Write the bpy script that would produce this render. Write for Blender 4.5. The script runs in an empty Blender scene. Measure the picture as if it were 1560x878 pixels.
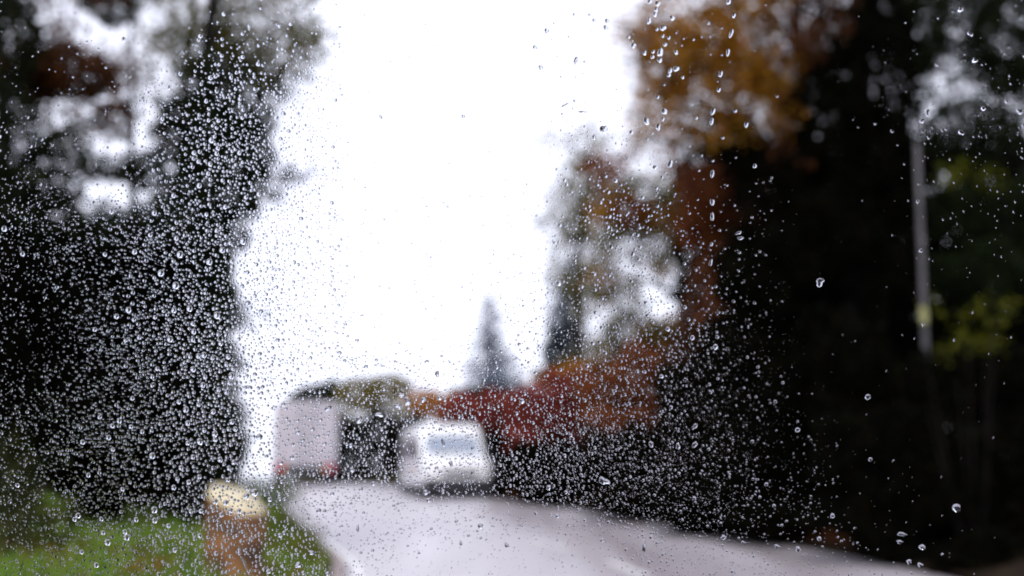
import bpy, math, random
import numpy as np
from mathutils import Vector, Matrix
random.seed(7)
RNG = np.random.default_rng(11)
SC = bpy.context.scene
COL = SC.collection

# ------------------------------------------------------------------ camera
EYE = Vector((0.0, 0.0, 1.4))
PITCH = math.radians(11.04)
FPX = 1517.0                      # focal length in pixels of the 1560 px wide photograph
cam_data = bpy.data.cameras.new('camera')
cam = bpy.data.objects.new('camera', cam_data)
COL.objects.link(cam)
cam.location = EYE
cam.rotation_euler = (math.radians(90) + PITCH, 0, 0)
cam_data.sensor_width = 36.0
cam_data.lens = 36.0 * FPX / 1560.0
cam_data.clip_start = 0.02
cam_data.clip_end = 6000.0
cam_data.dof.use_dof = True
cam_data.dof.focus_distance = 0.549
cam_data.dof.aperture_fstop = 4.8
SC.camera = cam

# ------------------------------------------------------------------ sky, sun, exposure
world = bpy.data.worlds.new('World')
SC.world = world
world.use_nodes = True
wn, wl = world.node_tree.nodes, world.node_tree.links
wn.clear()
SUN_EL, SUN_AZ = math.radians(48), math.radians(195)
sky = wn.new('ShaderNodeTexSky'); sky.sky_type = 'NISHITA'; sky.sun_disc = False
sky.sun_elevation = SUN_EL; sky.sun_rotation = SUN_AZ
sky.dust_density = 4.0; sky.air_density = 1.0
tc = wn.new('ShaderNodeTexCoord')
ns = wn.new('ShaderNodeTexNoise'); ns.inputs['Scale'].default_value = 1.6; ns.inputs['Detail'].default_value = 4
cloud = wn.new('ShaderNodeMix'); cloud.data_type = 'RGBA'
cloud.inputs['A'].default_value = (8.5, 8.8, 10.4, 1); cloud.inputs['B'].default_value = (9.3, 9.5, 11.0, 1)
mixs = wn.new('ShaderNodeMix'); mixs.data_type = 'RGBA'; mixs.inputs['Factor'].default_value = 0.93
bg = wn.new('ShaderNodeBackground'); bg.inputs['Strength'].default_value = 0.1
wo = wn.new('ShaderNodeOutputWorld')
wl.new(tc.outputs['Generated'], ns.inputs['Vector'])
wl.new(ns.outputs['Fac'], cloud.inputs['Factor'])
wl.new(sky.outputs['Color'], mixs.inputs['A']); wl.new(cloud.outputs['Result'], mixs.inputs['B'])
wl.new(mixs.outputs['Result'], bg.inputs['Color']); wl.new(bg.outputs[0], wo.inputs['Surface'])

sun_d = bpy.data.lights.new('sun', 'SUN'); sun_d.energy = 1.5; sun_d.angle = math.radians(30)
sun_d.color = (1.0, 0.97, 0.93)
sun = bpy.data.objects.new('sun', sun_d); COL.objects.link(sun)
sdir = Vector((math.sin(SUN_AZ) * math.cos(SUN_EL), math.cos(SUN_AZ) * math.cos(SUN_EL), math.sin(SUN_EL)))
sun.rotation_euler = sdir.to_track_quat('Z', 'Y').to_euler()

SC.view_settings.view_transform = 'Standard'
SC.view_settings.look = 'None'
SC.view_settings.exposure = 0.5
SC.view_settings.gamma = 1.0
SC.render.engine = 'CYCLES'
cy = SC.cycles
cy.max_bounces = 10; cy.diffuse_bounces = 2; cy.glossy_bounces = 4; cy.transmission_bounces = 8
cy.transparent_max_bounces = 8
cy.use_denoising = True
try:
    cy.denoiser = 'OPENIMAGEDENOISE'
    cy.denoising_input_passes = 'RGB_ALBEDO_NORMAL'
except Exception:
    pass

# ------------------------------------------------------------------ helpers
CP, SP = math.cos(PITCH), math.sin(PITCH)
def P(px, py, d):
    """World point seen at photograph pixel (px, py) at distance d ahead (world Y)."""
    a, u = (px - 780.0) / FPX, (439.0 - py) / FPX
    y, z = CP - u * SP, SP + u * CP
    k = d / y
    return Vector((a * k, d, EYE.z + z * k))

SLOPE = 0.032
def rise(y):
    """Height of the hill the road climbs: a steady slope, a crest at about 45 m, then down."""
    if y < 40: return SLOPE * y
    t = y - 40
    z = SLOPE * 40 + SLOPE * t - 0.0022 * t * t
    if t > 30:
        z30 = SLOPE * 40 + SLOPE * 30 - 0.0022 * 900
        s30 = SLOPE - 0.0044 * 30
        z = z30 + s30 * (t - 30)
    return max(z, -7.0)

CENTRE = [(2.6, -60), (2.4, -20), (2.2, 0), (1.95, 7), (1.4, 12), (.8, 14.5), (-.2, 17.7), (-1.6, 22.7), (-3.1, 27),
          (-5.5, 33), (-9.2, 41.5), (-15.5, 53), (-24, 66), (-37, 82)]
HALF = 3.3
def smooth_path(pts, n=10):
    out = []
    for i in range(len(pts) - 1):
        p0 = Vector(pts[max(i - 1, 0)]); p1 = Vector(pts[i]); p2 = Vector(pts[i + 1]); p3 = Vector(pts[min(i + 2, len(pts) - 1)])
        for k in range(n):
            t = k / n
            out.append(0.5 * ((2 * p1) + (p2 - p0) * t + (2 * p0 - 5 * p1 + 4 * p2 - p3) * t * t + (-p0 + 3 * p1 - 3 * p2 + p3) * t ** 3))
    out.append(Vector(pts[-1]))
    return out
ROAD = smooth_path(CENTRE)
RNP = np.array([(p.x, p.y) for p in ROAD])
RT = np.gradient(RNP, axis=0); RT /= np.linalg.norm(RT, axis=1)[:, None]
RN = np.stack([RT[:, 1], -RT[:, 0]], axis=1)           # to the right of travel
def road_offset(x, y):
    """Signed distance from the centre line, right positive."""
    d = (RNP[:, 0] - x) ** 2 + (RNP[:, 1] - y) ** 2
    i = int(d.argmin())
    return (x - RNP[i, 0]) * RN[i, 0] + (y - RNP[i, 1]) * RN[i, 1]
def on_road(i, off):
    return RNP[i, 0] + RN[i, 0] * off, RNP[i, 1] + RN[i, 1] * off
def ground_z(x, y):
    o = road_offset(x, y)
    z = rise(y)
    if o < -HALF:
        t = min((-o - HALF) / 2.0, 1.0); z += 0.10 + 0.38 * t * t * (3 - 2 * t)
    elif o > HALF:
        t = min((o - HALF) / 2.0, 1.0); z += 0.04 + 0.45 * t * t * (3 - 2 * t)
    else:
        z -= 0.35
    return z

def tag(o, label=None, cat=None, group=None, kind=None):
    if label: o['label'] = label
    if cat: o['category'] = cat
    if group: o['group'] = group
    if kind: o['kind'] = kind
    return o
def empty(name, loc, label=None, cat=None, group=None, rz=0.0):
    o = bpy.data.objects.new(name, None); COL.objects.link(o)
    o.location = loc; o.rotation_euler = (0, 0, rz); o.empty_display_size = 0.2
    return tag(o, label, cat, group)
def link(name, verts, faces, mat, parent=None, smooth=False, world_coords=False):
    me = bpy.data.meshes.new(name)
    if parent is not None and world_coords:
        inv = parent.matrix_basis.inverted()
        verts = [inv @ Vector(v) for v in verts]
    me.from_pydata([tuple(v) for v in verts], [], faces)
    me.materials.append(mat)
    if smooth: me.polygons.foreach_set('use_smooth', [True] * len(me.polygons))
    me.update()
    o = bpy.data.objects.new(name, me); COL.objects.link(o)
    if parent is not None: o.parent = parent
    return o
def np_link(name, V, F, mat, parent=None, smooth=False):
    """V (n,3) array in the parent's space, F (m,k) array: fast mesh."""
    me = bpy.data.meshes.new(name)
    n, (m, k) = len(V), F.shape
    me.vertices.add(n); me.vertices.foreach_set('co', V.astype(np.float32).ravel())
    me.loops.add(m * k); me.loops.foreach_set('vertex_index', F.astype(np.int32).ravel())
    me.polygons.add(m); me.polygons.foreach_set('loop_start', np.arange(0, m * k, k, dtype=np.int32))
    if smooth: me.polygons.foreach_set('use_smooth', np.ones(m, dtype=bool))
    me.materials.append(mat)
    me.update(calc_edges=True); me.validate()
    o = bpy.data.objects.new(name, me); COL.objects.link(o)
    if parent is not None: o.parent = parent
    return o
class MB:
    """Collects simple solids into one mesh."""
    def __init__(s): s.v, s.f = [], []
    def box(s, x0, x1, y0, y1, z0, z1):
        b = len(s.v)
        s.v += [(x, y, z) for z in (z0, z1) for y in (y0, y1) for x in (x0, x1)]
        s.f += [tuple(b + i for i in q) for q in ((0, 2, 3, 1), (4, 5, 7, 6), (0, 1, 5, 4), (2, 6, 7, 3), (0, 4, 6, 2), (1, 3, 7, 5))]
        return s
    def tube(s, pts, rads, seg=10, cap=True):
        pts = [Vector(p) for p in pts]; b0 = len(s.v)
        for i, p in enumerate(pts):
            t = (pts[min(i + 1, len(pts) - 1)] - pts[max(i - 1, 0)]).normalized()
            a = t.cross(Vector((0.3, 1, 0.1))).normalized(); b = t.cross(a)
            for k in range(seg):
                th = 2 * math.pi * k / seg
                s.v.append(tuple(p + (a * math.cos(th) + b * math.sin(th)) * rads[i]))
        for i in range(len(pts) - 1):
            for k in range(seg):
                k2 = (k + 1) % seg
                s.f.append((b0 + i * seg + k, b0 + i * seg + k2, b0 + (i + 1) * seg + k2, b0 + (i + 1) * seg + k))
        if cap:
            s.f.append(tuple(b0 + k for k in range(seg))[::-1]); s.f.append(tuple(b0 + (len(pts) - 1) * seg + k for k in range(seg)))
        return s
    def prism(s, poly, axis, a, b_):
        """poly of 2-D points extruded along axis from a to b_."""
        n, b0 = len(poly), len(s.v)
        for w in (a, b_):
            for (p, q) in poly:
                s.v.append({'x': (w, p, q), 'y': (p, w, q), 'z': (p, q, w)}[axis])
        s.f.append(tuple(range(b0, b0 + n))[::-1]); s.f.append(tuple(range(b0 + n, b0 + 2 * n)))
        for k in range(n): s.f.append((b0 + k, b0 + (k + 1) % n, b0 + n + (k + 1) % n, b0 + n + k))
        return s
    def build(s, name, mat, parent=None, smooth=False, bevel=0.0, world_coords=False):
        o = link(name, s.v, s.f, mat, parent, smooth, world_coords)
        if bevel:
            md = o.modifiers.new('bevel', 'BEVEL'); md.width = bevel; md.segments = 3; md.limit_method = 'ANGLE'
        return o

# ------------------------------------------------------------------ materials
def new_mat(name):
    m = bpy.data.materials.new(name); m.use_nodes = True
    return m, m.node_tree.nodes, m.node_tree.links, m.node_tree.nodes['Principled BSDF']
def mat(name, c1, c2=None, scale=5.0, rough=0.6, metal=0.0, spec=0.5, coat=0.0, bump=0.0, detail=6, coords='Object'):
    m, n, l, b = new_mat(name)
    b.inputs['Roughness'].default_value = rough; b.inputs['Metallic'].default_value = metal
    b.inputs['Specular IOR Level'].default_value = spec; b.inputs['Coat Weight'].default_value = coat
    t = n.new('ShaderNodeTexCoord'); no = n.new('ShaderNodeTexNoise')
    no.inputs['Scale'].default_value = scale; no.inputs['Detail'].default_value = detail
    l.new(t.outputs[coords], no.inputs['Vector'])
    r = n.new('ShaderNodeValToRGB')
    r.color_ramp.elements[0].position = 0.35; r.color_ramp.elements[1].position = 0.65
    r.color_ramp.elements[0].color = (*c1, 1); r.color_ramp.elements[1].color = (*(c2 or c1), 1)
    l.new(no.outputs['Fac'], r.inputs['Fac']); l.new(r.outputs['Color'], b.inputs['Base Color'])
    if bump:
        bp = n.new('ShaderNodeBump'); bp.inputs['Strength'].default_value = bump; bp.inputs['Distance'].default_value = 0.02
        l.new(no.outputs['Fac'], bp.inputs['Height']); l.new(bp.outputs['Normal'], b.inputs['Normal'])
    return m
def leaf_mat(name, cols, trans=0.3, rough=0.45, spec=0.12):
    """cols: colours picked at random leaf by leaf."""
    m, n, l, b = new_mat(name)
    g = n.new('ShaderNodeNewGeometry'); r = n.new('ShaderNodeValToRGB')
    cr = r.color_ramp; cr.interpolation = 'LINEAR'
    while len(cr.elements) < len(cols): cr.elements.new(0.5)
    for i, c in enumerate(cols):
        cr.elements[i].position = i / (len(cols) - 1) if len(cols) > 1 else 0
        cr.elements[i].color = (*c, 1)
    l.new(g.outputs['Random Per Island'], r.inputs['Fac'])
    l.new(r.outputs['Color'], b.inputs['Base Color'])
    b.inputs['Roughness'].default_value = rough; b.inputs['Specular IOR Level'].default_value = spec
    tr = n.new('ShaderNodeBsdfTranslucent'); l.new(r.outputs['Color'], tr.inputs['Color'])
    mx = n.new('ShaderNodeMixShader'); mx.inputs[0].default_value = trans
    out = n['Material Output']
    l.new(b.outputs[0], mx.inputs[1]); l.new(tr.outputs[0], mx.inputs[2]); l.new(mx.outputs[0], out.inputs['Surface'])
    return m
M = {}
M['bark'] = mat('bark', (.012, .010, .008), (.04, .033, .027), 14, .9, spec=.2, bump=.6)
M['bark_dark'] = mat('bark_dark', (.004, .0035, .003), (.012, .010, .009), 14, .95, spec=.1, bump=.6)
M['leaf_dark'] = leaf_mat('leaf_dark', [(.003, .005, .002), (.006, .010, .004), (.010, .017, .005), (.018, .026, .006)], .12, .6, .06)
M['leaf_black'] = leaf_mat('leaf_black', [(.0012, .0018, .0012), (.0025, .003, .0018), (.004, .005, .0025), (.007, .004, .002)], .06, .8, .02)  # near-black: deep shade among the trees is put into the leaf colour
M['leaf_green'] = leaf_mat('leaf_green', [(.03, .07, .010), (.07, .13, .02), (.12, .16, .03)], .35)
M['leaf_weed'] = leaf_mat('leaf_weed', [(.010, .018, .004), (.03, .035, .008), (.05, .045, .012)], .3)
M['leaf_olive'] = leaf_mat('leaf_olive', [(.04, .045, .010), (.09, .095, .018), (.15, .13, .028), (.12, .08, .03)], .45)
M['leaf_gold'] = leaf_mat('leaf_gold', [(.12, .045, .006), (.34, .16, .014), (.50, .29, .03), (.42, .15, .016), (.05, .03, .008)], .5)
M['leaf_rust'] = leaf_mat('leaf_rust', [(.06, .014, .005), (.20, .05, .012), (.34, .11, .03), (.05, .02, .007)], .4)
M['leaf_brown'] = leaf_mat('leaf_brown', [(.03, .010, .004), (.08, .028, .009), (.13, .05, .015)], .4)
M['leaf_red'] = leaf_mat('leaf_red', [(.10, .014, .014), (.26, .028, .035), (.34, .06, .04), (.08, .020, .012), (.18, .05, .02)], .3)
M['leaf_orange'] = leaf_mat('leaf_orange', [(.34, .12, .008), (.46, .20, .02), (.24, .07, .008)], .35)
M['leaf_yellow'] = leaf_mat('leaf_yellow', [(.14, .12, .02), (.22, .17, .03), (.09, .08, .02), (.26, .17, .02)], .35)
M['leaf_lime'] = leaf_mat('leaf_lime', [(.07, .09, .004), (.15, .15, .008), (.03, .04, .004)], .35)
M['leaf_haze_blue'] = leaf_mat('leaf_haze_blue', [(.04, .065, .10), (.07, .10, .15), (.10, .13, .18)], .2)  # pale blue of far haze put into the leaf colour
M['grass'] = leaf_mat('grass', [(.06, .13, .016), (.13, .25, .03), (.22, .33, .05), (.20, .16, .05)], .35)
M['verge'] = mat('verge', (.02, .03, .008), (.06, .055, .02), 1.2, 1.0, spec=.1, coords='Object', bump=.5)
M['soil'] = mat('soil', (.010, .007, .005), (.022, .015, .010), 3, 1.0, spec=.05)
M['kerb'] = mat('kerb', (.16, .10, .09), (.24, .17, .15), 6, .45, bump=.3)
M['white_paint'] = mat('white_paint', (.79, .80, .82), (.83, .83, .84), 2, .25, coat=.6)
M['van_glass'] = mat('van_glass', (.20, .25, .33), (.26, .31, .40), 2, .08, spec=1.0, coat=1.0)  # pale blue sky reflection put into the base colour
M['black_glass'] = mat('black_glass', (.012, .010, .016), (.02, .016, .026), 2, .1, spec=.4)
M['tyre'] = mat('tyre', (.012, .012, .014), (.02, .02, .022), 20, .8)
M['black_plastic'] = mat('black_plastic', (.010, .010, .014), (.02, .02, .026), 8, .5)
M['rim'] = mat('rim', (.25, .25, .27), (.35, .35, .36), 5, .35, metal=.8)
M['lorry_grey'] = mat('lorry_grey', (.42, .39, .43), (.52, .48, .51), 1.5, .45)
M['lorry_door'] = mat('lorry_door', (.40, .37, .41), (.50, .45, .49), 1.5, .45)
M['chassis'] = mat('chassis', (.012, .012, .016), (.03, .03, .035), 5, .7)
M['red_lens'] = mat('red_lens', (.22, .008, .03), (.32, .02, .05), 4, .2, coat=.6)
M['amber_lens'] = mat('amber_lens', (.5, .18, .02), (.6, .22, .03), 4, .2, coat=.6)
M['clear_lens'] = mat('clear_lens', (.55, .57, .6), (.7, .72, .75), 4, .1, coat=1)
M['pole'] = mat('pole', (.04, .038, .042), (.08, .073, .078), 6, .6, bump=.3)
M['marker'] = mat('marker', (.22, .22, .07), (.30, .28, .11), 8, .4)
M['cut_wood'] = mat('cut_wood', (.42, .33, .16), (.62, .55, .38), 7, .5)
M['stump_bark'] = mat('stump_bark', (.022, .010, .006), (.24, .10, .025), 5, .7, bump=.8)
M['cabin'] = mat('cabin', (.012, .012, .013), (.02, .02, .021), 30, .9)

# road: rain-wet asphalt, with sky and tree reflections put into its pale base colour
def road_material():
    m, n, l, b = new_mat('wet_asphalt')
    t = n.new('ShaderNodeTexCoord')
    n1 = n.new('ShaderNodeTexNoise'); n1.inputs['Scale'].default_value = 0.35; n1.inputs['Detail'].default_value = 5
    n2 = n.new('ShaderNodeTexNoise'); n2.inputs['Scale'].default_value = 60; n2.inputs['Detail'].default_value = 3
    mp = n.new('ShaderNodeMapping'); mp.inputs['Scale'].default_value = (2.2, .28, 1)
    l.new(t.outputs['Object'], mp.inputs['Vector']); l.new(mp.outputs['Vector'], n1.inputs['Vector']); l.new(t.outputs['Object'], n2.inputs['Vector'])
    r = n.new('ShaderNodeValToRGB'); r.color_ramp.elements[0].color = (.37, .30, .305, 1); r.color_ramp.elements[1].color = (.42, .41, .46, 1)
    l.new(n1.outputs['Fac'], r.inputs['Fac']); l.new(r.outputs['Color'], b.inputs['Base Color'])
    mr = n.new('ShaderNodeMapRange'); mr.inputs['From Min'].default_value = .35; mr.inputs['From Max'].default_value = .65
    mr.inputs['To Min'].default_value = .30; mr.inputs['To Max'].default_value = .60
    l.new(mr.outputs['Result'], b.inputs['Coat Roughness'])
    l.new(n1.outputs['Fac'], mr.inputs['Value']); l.new(mr.outputs['Result'], b.inputs['Roughness'])
    b.inputs['Specular IOR Level'].default_value = .9
    b.inputs['Coat Weight'].default_value = 1.0; b.inputs['Coat Roughness'].default_value = .40; b.inputs['Coat IOR'].default_value = 1.6
    bp = n.new('ShaderNodeBump'); bp.inputs['Strength'].default_value = .25; bp.inputs['Distance'].default_value = .004
    l.new(n2.outputs['Fac'], bp.inputs['Height']); l.new(bp.outputs['Normal'], b.inputs['Normal'])
    return m
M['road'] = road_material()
M['line'] = mat('road_paint', (.70, .69, .68), (.82, .81, .80), 6, .45, spec=.9, coat=1)
M['line'].node_tree.nodes['Principled BSDF'].inputs['Coat Roughness'].default_value = .4

def water_material():
    m = bpy.data.materials.new('water'); m.use_nodes = True
    n, l = m.node_tree.nodes, m.node_tree.links; n.clear()
    g = n.new('ShaderNodeBsdfGlass'); g.inputs['IOR'].default_value = 1.333; g.inputs['Color'].default_value = (.86, .87, .90, 1); g.inputs['Roughness'].default_value = 0.0
    o = n.new('ShaderNodeOutputMaterial'); l.new(g.outputs[0], o.inputs['Surface'])
    return m
M['water'] = water_material()
def pane_material():
    m = bpy.data.materials.new('windscreen_glass'); m.use_nodes = True
    n, l = m.node_tree.nodes, m.node_tree.links; n.clear()
    g = n.new('ShaderNodeBsdfTransparent'); g.inputs['Color'].default_value = (1, 1, 1, 1)
    o = n.new('ShaderNodeOutputMaterial'); l.new(g.outputs[0], o.inputs['Surface'])
    return m
M['pane'] = pane_material()

# ------------------------------------------------------------------ ground, road, kerb, markings
def build_ground():
    xs = sorted(set([-3000, -1200, -500, -200, -110, -70] + [round(-50 + 0.4 * i, 3) for i in range(201)] + [34, 45, 70, 110, 200, 500, 1200, 3000]))
    ys = sorted(set([-3000, -1000, -300, -120, -60, -30, -15, -8, -4] + [round(0.5 * i, 3) for i in range(161)] + [84, 90, 100, 120, 150, 200, 300, 600, 1500, 3000, 5000]))
    V = []
    for y in ys:
        for x in xs:
            n = 0.04 * math.sin(x * 1.9 + y) + 0.03 * math.sin(y * 2.3 - x * 1.3)
            off = road_offset(x, y)
            V.append((x, y, ground_z(x, y) + (n if abs(off) > HALF + .6 and abs(x) < 60 else 0)))
    nx = len(xs)
    F = [(j * nx + i, j * nx + i + 1, (j + 1) * nx + i + 1, (j + 1) * nx + i) for j in range(len(ys) - 1) for i in range(nx - 1)]
    tag(link('ground', V, F, M['verge'], smooth=True), kind='structure')
build_ground()
def strip(name, m, o0, o1, i0, i1, dz, thick=0.0, nseg=4):
    V, F = [], []
    for i in range(i0, i1 + 1):
        for k in range(nseg + 1):
            x, y = on_road(i, o0 + (o1 - o0) * k / nseg)
            V.append((x, y, rise(y) + dz))
    w = nseg + 1; r = i1 - i0
    F = [(j * w + k, j * w + k + 1, (j + 1) * w + k + 1, (j + 1) * w + k) for j in range(r) for k in range(nseg)]
    if thick:
        b = len(V); V += [(x, y, z - thick) for x, y, z in V[:]]
        for j in range(r):
            F.append((j * w, (j + 1) * w, b + (j + 1) * w, b + j * w)); F.append((j * w + nseg, b + j * w + nseg, b + (j + 1) * w + nseg, (j + 1) * w + nseg))
    return link(name, V, F, m, smooth=not thick)
NR = len(ROAD) - 1
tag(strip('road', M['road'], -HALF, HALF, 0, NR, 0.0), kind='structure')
tag(strip('kerb', M['kerb'], -HALF - .14, -HALF, 0, NR, 0.11, .2, 1), kind='structure')
def bank_strip(sgn, a, b, m='verge'):
    V, F = [], []; ns_ = 9
    for i in range(NR + 1):
        for k in range(ns_ + 1):
            o = a + (b - a) * k / ns_
            x, y = on_road(i, sgn * (HALF + o))
            t = min(o / 2.0, 1.0)
            V.append((x, y, rise(y) + (0.10 + 0.38 * t * t * (3 - 2 * t) if sgn < 0 else 0.04 + 0.45 * t * t * (3 - 2 * t)) + (.02 if k < ns_ else -.1)))
    w_ = ns_ + 1
    F = [(j * w_ + k, j * w_ + k + 1, (j + 1) * w_ + k + 1, (j + 1) * w_ + k) for j in range(NR) for k in range(ns_)]
    if sgn > 0:     # earthen lip down to the road
        pass
    tag(link('verge', V, F, M[m], smooth=True), kind='structure')
bank_strip(-1, .13, 1.8)
bank_strip(1, -.02, 1.8, 'soil')
lines = empty('road_marking', (0, 0, 0)); tag(lines, kind='structure')
def idx_at(y): return int(np.abs(RNP[:, 1] - y).argmin())
dash_y = [(8.2, 10.0), (11.4, 13.0), (14.6, 16.2), (18.2, 20.0), (22.5, 24.5), (27, 29), (32, 34.5)]
def fine_strip(name, m, off0, off1, ya, yb, dz, parent):
    V, F = [], []; n = 8
    for j in range(n + 1):
        y = ya + (yb - ya) * j / n
        i = int(np.searchsorted(RNP[:, 1], y)); i = min(max(i, 1), len(RNP) - 1)
        t = (y - RNP[i - 1, 1]) / max(RNP[i, 1] - RNP[i - 1, 1], 1e-6)
        c = RNP[i - 1] * (1 - t) + RNP[i] * t; nn = RN[i - 1] * (1 - t) + RN[i] * t
        for o in (off0, off1):
            x, yy = c[0] + nn[0] * o, c[1] + nn[1] * o
            V.append((x, yy, rise(yy) + dz))
    F = [(2 * j, 2 * j + 1, 2 * j + 3, 2 * j + 2) for j in range(n)]
    return link(name, V, F, m, parent)
for a, b in dash_y: fine_strip('centre_dash', M['line'], -.07, .07, a, b, .005, lines)
fine_strip('edge_line', M['line'], -HALF + .14, -HALF + .22, 2, 24, .005, lines)

# ------------------------------------------------------------------ vegetation builders
def leaves(name, blobs, size, m, parent, aspect=0.55, droop=0.0, shell=0.35):
    """blobs: (centre, (rx, ry, rz), cover). Folded four-sided leaves spread through each blob's volume."""
    C, R, N = [], [], []
    base = parent.location if parent is not None else Vector((0, 0, 0))
    THIN = []
    for c, r, cover in blobs:
        area = size * size * aspect * 0.5
        n = int(max(12, cover * math.pi * r[0] * r[2] / area * 0.9))
        THIN.append(np.full(n, cover < 4.0))
        C.append(np.repeat(np.array([c - base]), n, 0)); R.append(np.repeat(np.array([r]), n, 0))
    C = np.concatenate(C); R = np.concatenate(R); n = len(C)
    d = RNG.normal(size=(n, 3)); d /= np.linalg.norm(d, axis=1)[:, None]
    rad = RNG.random(n) ** (1 / 3); rad = rad * (1 - shell) + shell * (0.75 + 0.35 * RNG.random(n))
    # uneven outline: leaves gather on a few lobes
    lump = 1 + 0.22 * np.sin(3.1 * d[:, 0] * 2 + C[:, 0]) * np.cos(2.7 * d[:, 2] * 2 + C[:, 2] * 1.7)
    pos = C + d * rad[:, None] * lump[:, None] * R
    # thin foliage grows in sprays, with real gaps between them
    thin = np.concatenate(THIN); per = 16
    src = (np.arange(n) // per) * per
    spray = pos[src] + RNG.normal(size=(n, 3)) * size * 1.25
    pos = np.where((thin & thin[src] & (np.abs(C - C[src]).sum(1) < 1e-9))[:, None], spray, pos)
    u = RNG.normal(size=(n, 3)); u[:, 2] -= droop; u /= np.linalg.norm(u, axis=1)[:, None]
    w = np.cross(u, RNG.normal(size=(n, 3))); w /= np.linalg.norm(w, axis=1)[:, None]
    nn = np.cross(u, w)
    s = size * (0.6 + 0.8 * RNG.random(n))[:, None]
    V = np.stack([pos - u * s * .5, pos + w * s * aspect * .5 + nn * s * .08, pos + u * s * .5, pos - w * s * aspect * .5 + nn * s * .08], axis=1).reshape(-1, 3)
    i = np.arange(n)[:, None] * 4
    F = np.concatenate([i + np.array([[0, 1, 2]]), i + np.array([[0, 2, 3]])])
    return np_link(name, V, F, m, parent)
def B(px, py, d, rx, rz=None, cover=3.0, ry=None):
    """A clump whose outline is about rx by rz photograph pixels at distance d."""
    rz = rx if rz is None else rz
    k = d / FPX * 1.16; cover *= 1.35
    return (P(px, py, d), (rx * k, (ry if ry is not None else 0.9 * max(rx, rz) * k), rz * k), cover)
def tree(name, base, top, r0, blobs, size, m, label, cat='tree', group=None, bark='bark', limbs=True, bend=0.3, **kw):
    bx, by = base
    z0 = ground_z(bx, by) - 0.15
    root = empty(name, (bx, by, z0), label, cat, group)
    top = Vector(top)
    o = root.location
    mb = MB(); n = 9; pts = []
    for i in range(n):
        t = i / (n - 1)
        p = o.lerp(top, t) + Vector((math.sin(t * 5 + bx) * bend * t, math.cos(t * 4 + by) * bend * t, 0)) * (1 - t * .2)
        pts.append(p - o)
    mb.tube(pts, [r0 * (1.25 if i == 0 else 1 - 0.8 * i / (n - 1)) for i in range(n)], 12)
    mb.build('trunk', M[bark], root, smooth=True)
    if limbs:
        for c, r, cv in blobs:
            if cv < .2: continue
            cl = c - o
            # leave the trunk a little below the clump
            j = min(range(n), key=lambda q: abs(pts[q].z - (cl.z - 0.35 * abs(cl.x - pts[q].x))))
            a = pts[j]; rr = max(r0 * (1 - 0.75 * j / n) * .42, .012)
            mid = a.lerp(cl, .5) + Vector((0, 0, .12 * (cl - a).length))
            lb = MB().tube([a, a.lerp(mid, .5) + Vector((.02, 0, .03)), mid, cl, cl + (cl - mid) * .4], [rr, rr * .8, rr * .55, rr * .3, rr * .1], 7)
            for q in range(4):      # twigs
                e = cl + Vector((random.uniform(-1, 1) * r[0], random.uniform(-1, 1) * r[1], random.uniform(-.6, 1) * r[2]))
                lb.tube([mid.lerp(cl, .3 + .2 * q), mid.lerp(cl, .6).lerp(e, .6), e], [rr * .3, rr * .2, rr * .06], 5)
            lb.build('limb', M[bark], root, smooth=True)
    mats = m if isinstance(m, list) else [(m, blobs)]
    for mm, bl in mats: leaves('crown', bl, size, M[mm], root, **kw)
    return root
def bush(name, px, base_y, d, blobs, size, m, label, cat='bush', group=None, stem=1.0, **kw):
    c = blobs[0][0] if not isinstance(m, list) else m[0][1][0][0]
    z0 = ground_z(c.x, c.y) - .05
    root = empty(name, (c.x, c.y, z0), label, cat, group)
    o = root.location
    mb = MB()
    for q in range(6):
        e = Vector((random.uniform(-.5, .5), random.uniform(-.3, .3), (c.z - z0) * random.uniform(.7, 1.1)))
        mb.tube([(e.x * .15, e.y * .15, 0), (e.x * .6, e.y * .6, e.z * .5), e], [.05 * stem, .035 * stem, .012 * stem], 6)
    mb.build('stem', M['bark_dark'], root, smooth=True)
    mats = m if isinstance(m, list) else [(m, blobs)]
    for mm, bl in mats: leaves('foliage', bl, size, M[mm], root, **kw)
    return root

# ------------------------------------------------------------------ trees and bushes on the left
d = 12.0
b = [B(300, 200, d, 62, 60, 5), B(352, 190, d, 44, 50, 5), B(395, 185, d, 24, 38, 3), B(330, 285, d, 72, 55, 5), B(392, 240, d, 26, 30, 4),
     B(440, 268, d, 26, 7, 2.2), B(412, 294, d, 26, 6, 2), B(280, 370, d, 66, 60, 5), B(325, 345, d, 28, 40, 4), B(300, 450, d, 58, 60, 5),
     B(345, 470, d, 18, 40, 3), B(372, 490, d, 14, 22, 1.2), B(295, 540, d, 60, 60, 5), B(290, 640, d, 70, 60, 5), B(325, 600, d, 30, 60, 4), B(318, 690, d, 40, 40, 4)]
tp = P(330, -160, d)
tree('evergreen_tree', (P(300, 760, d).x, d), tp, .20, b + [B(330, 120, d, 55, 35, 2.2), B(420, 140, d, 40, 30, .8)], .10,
     'leaf_dark', 'tall dark evergreen tree at the left, its ragged edge against the white sky', bark='bark_dark')
d = 12.8
b = [B(300, 65, d, 60, 45, 2.6), B(370, 45, d, 50, 60, 2.6), B(350, 110, d, 66, 30, 3), B(450, 40, d, 32, 44, 1.8), B(468, 85, d, 24, 36, 2.2), B(300, -60, d, 90, 60, 2),
     B(420, -40, d, 60, 40, 1.6), B(410, 115, d, 40, 36, 1.6), B(250, 60, d, 24, 60, .8)]
tree('deciduous_tree', (P(235, 760, d + 2).x, d + 2), P(330, -200, d), .13, b, .09, 'leaf_olive',
     'thin leaved olive green tree showing above the dark evergreen', bark='bark')
d = 11.5
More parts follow.
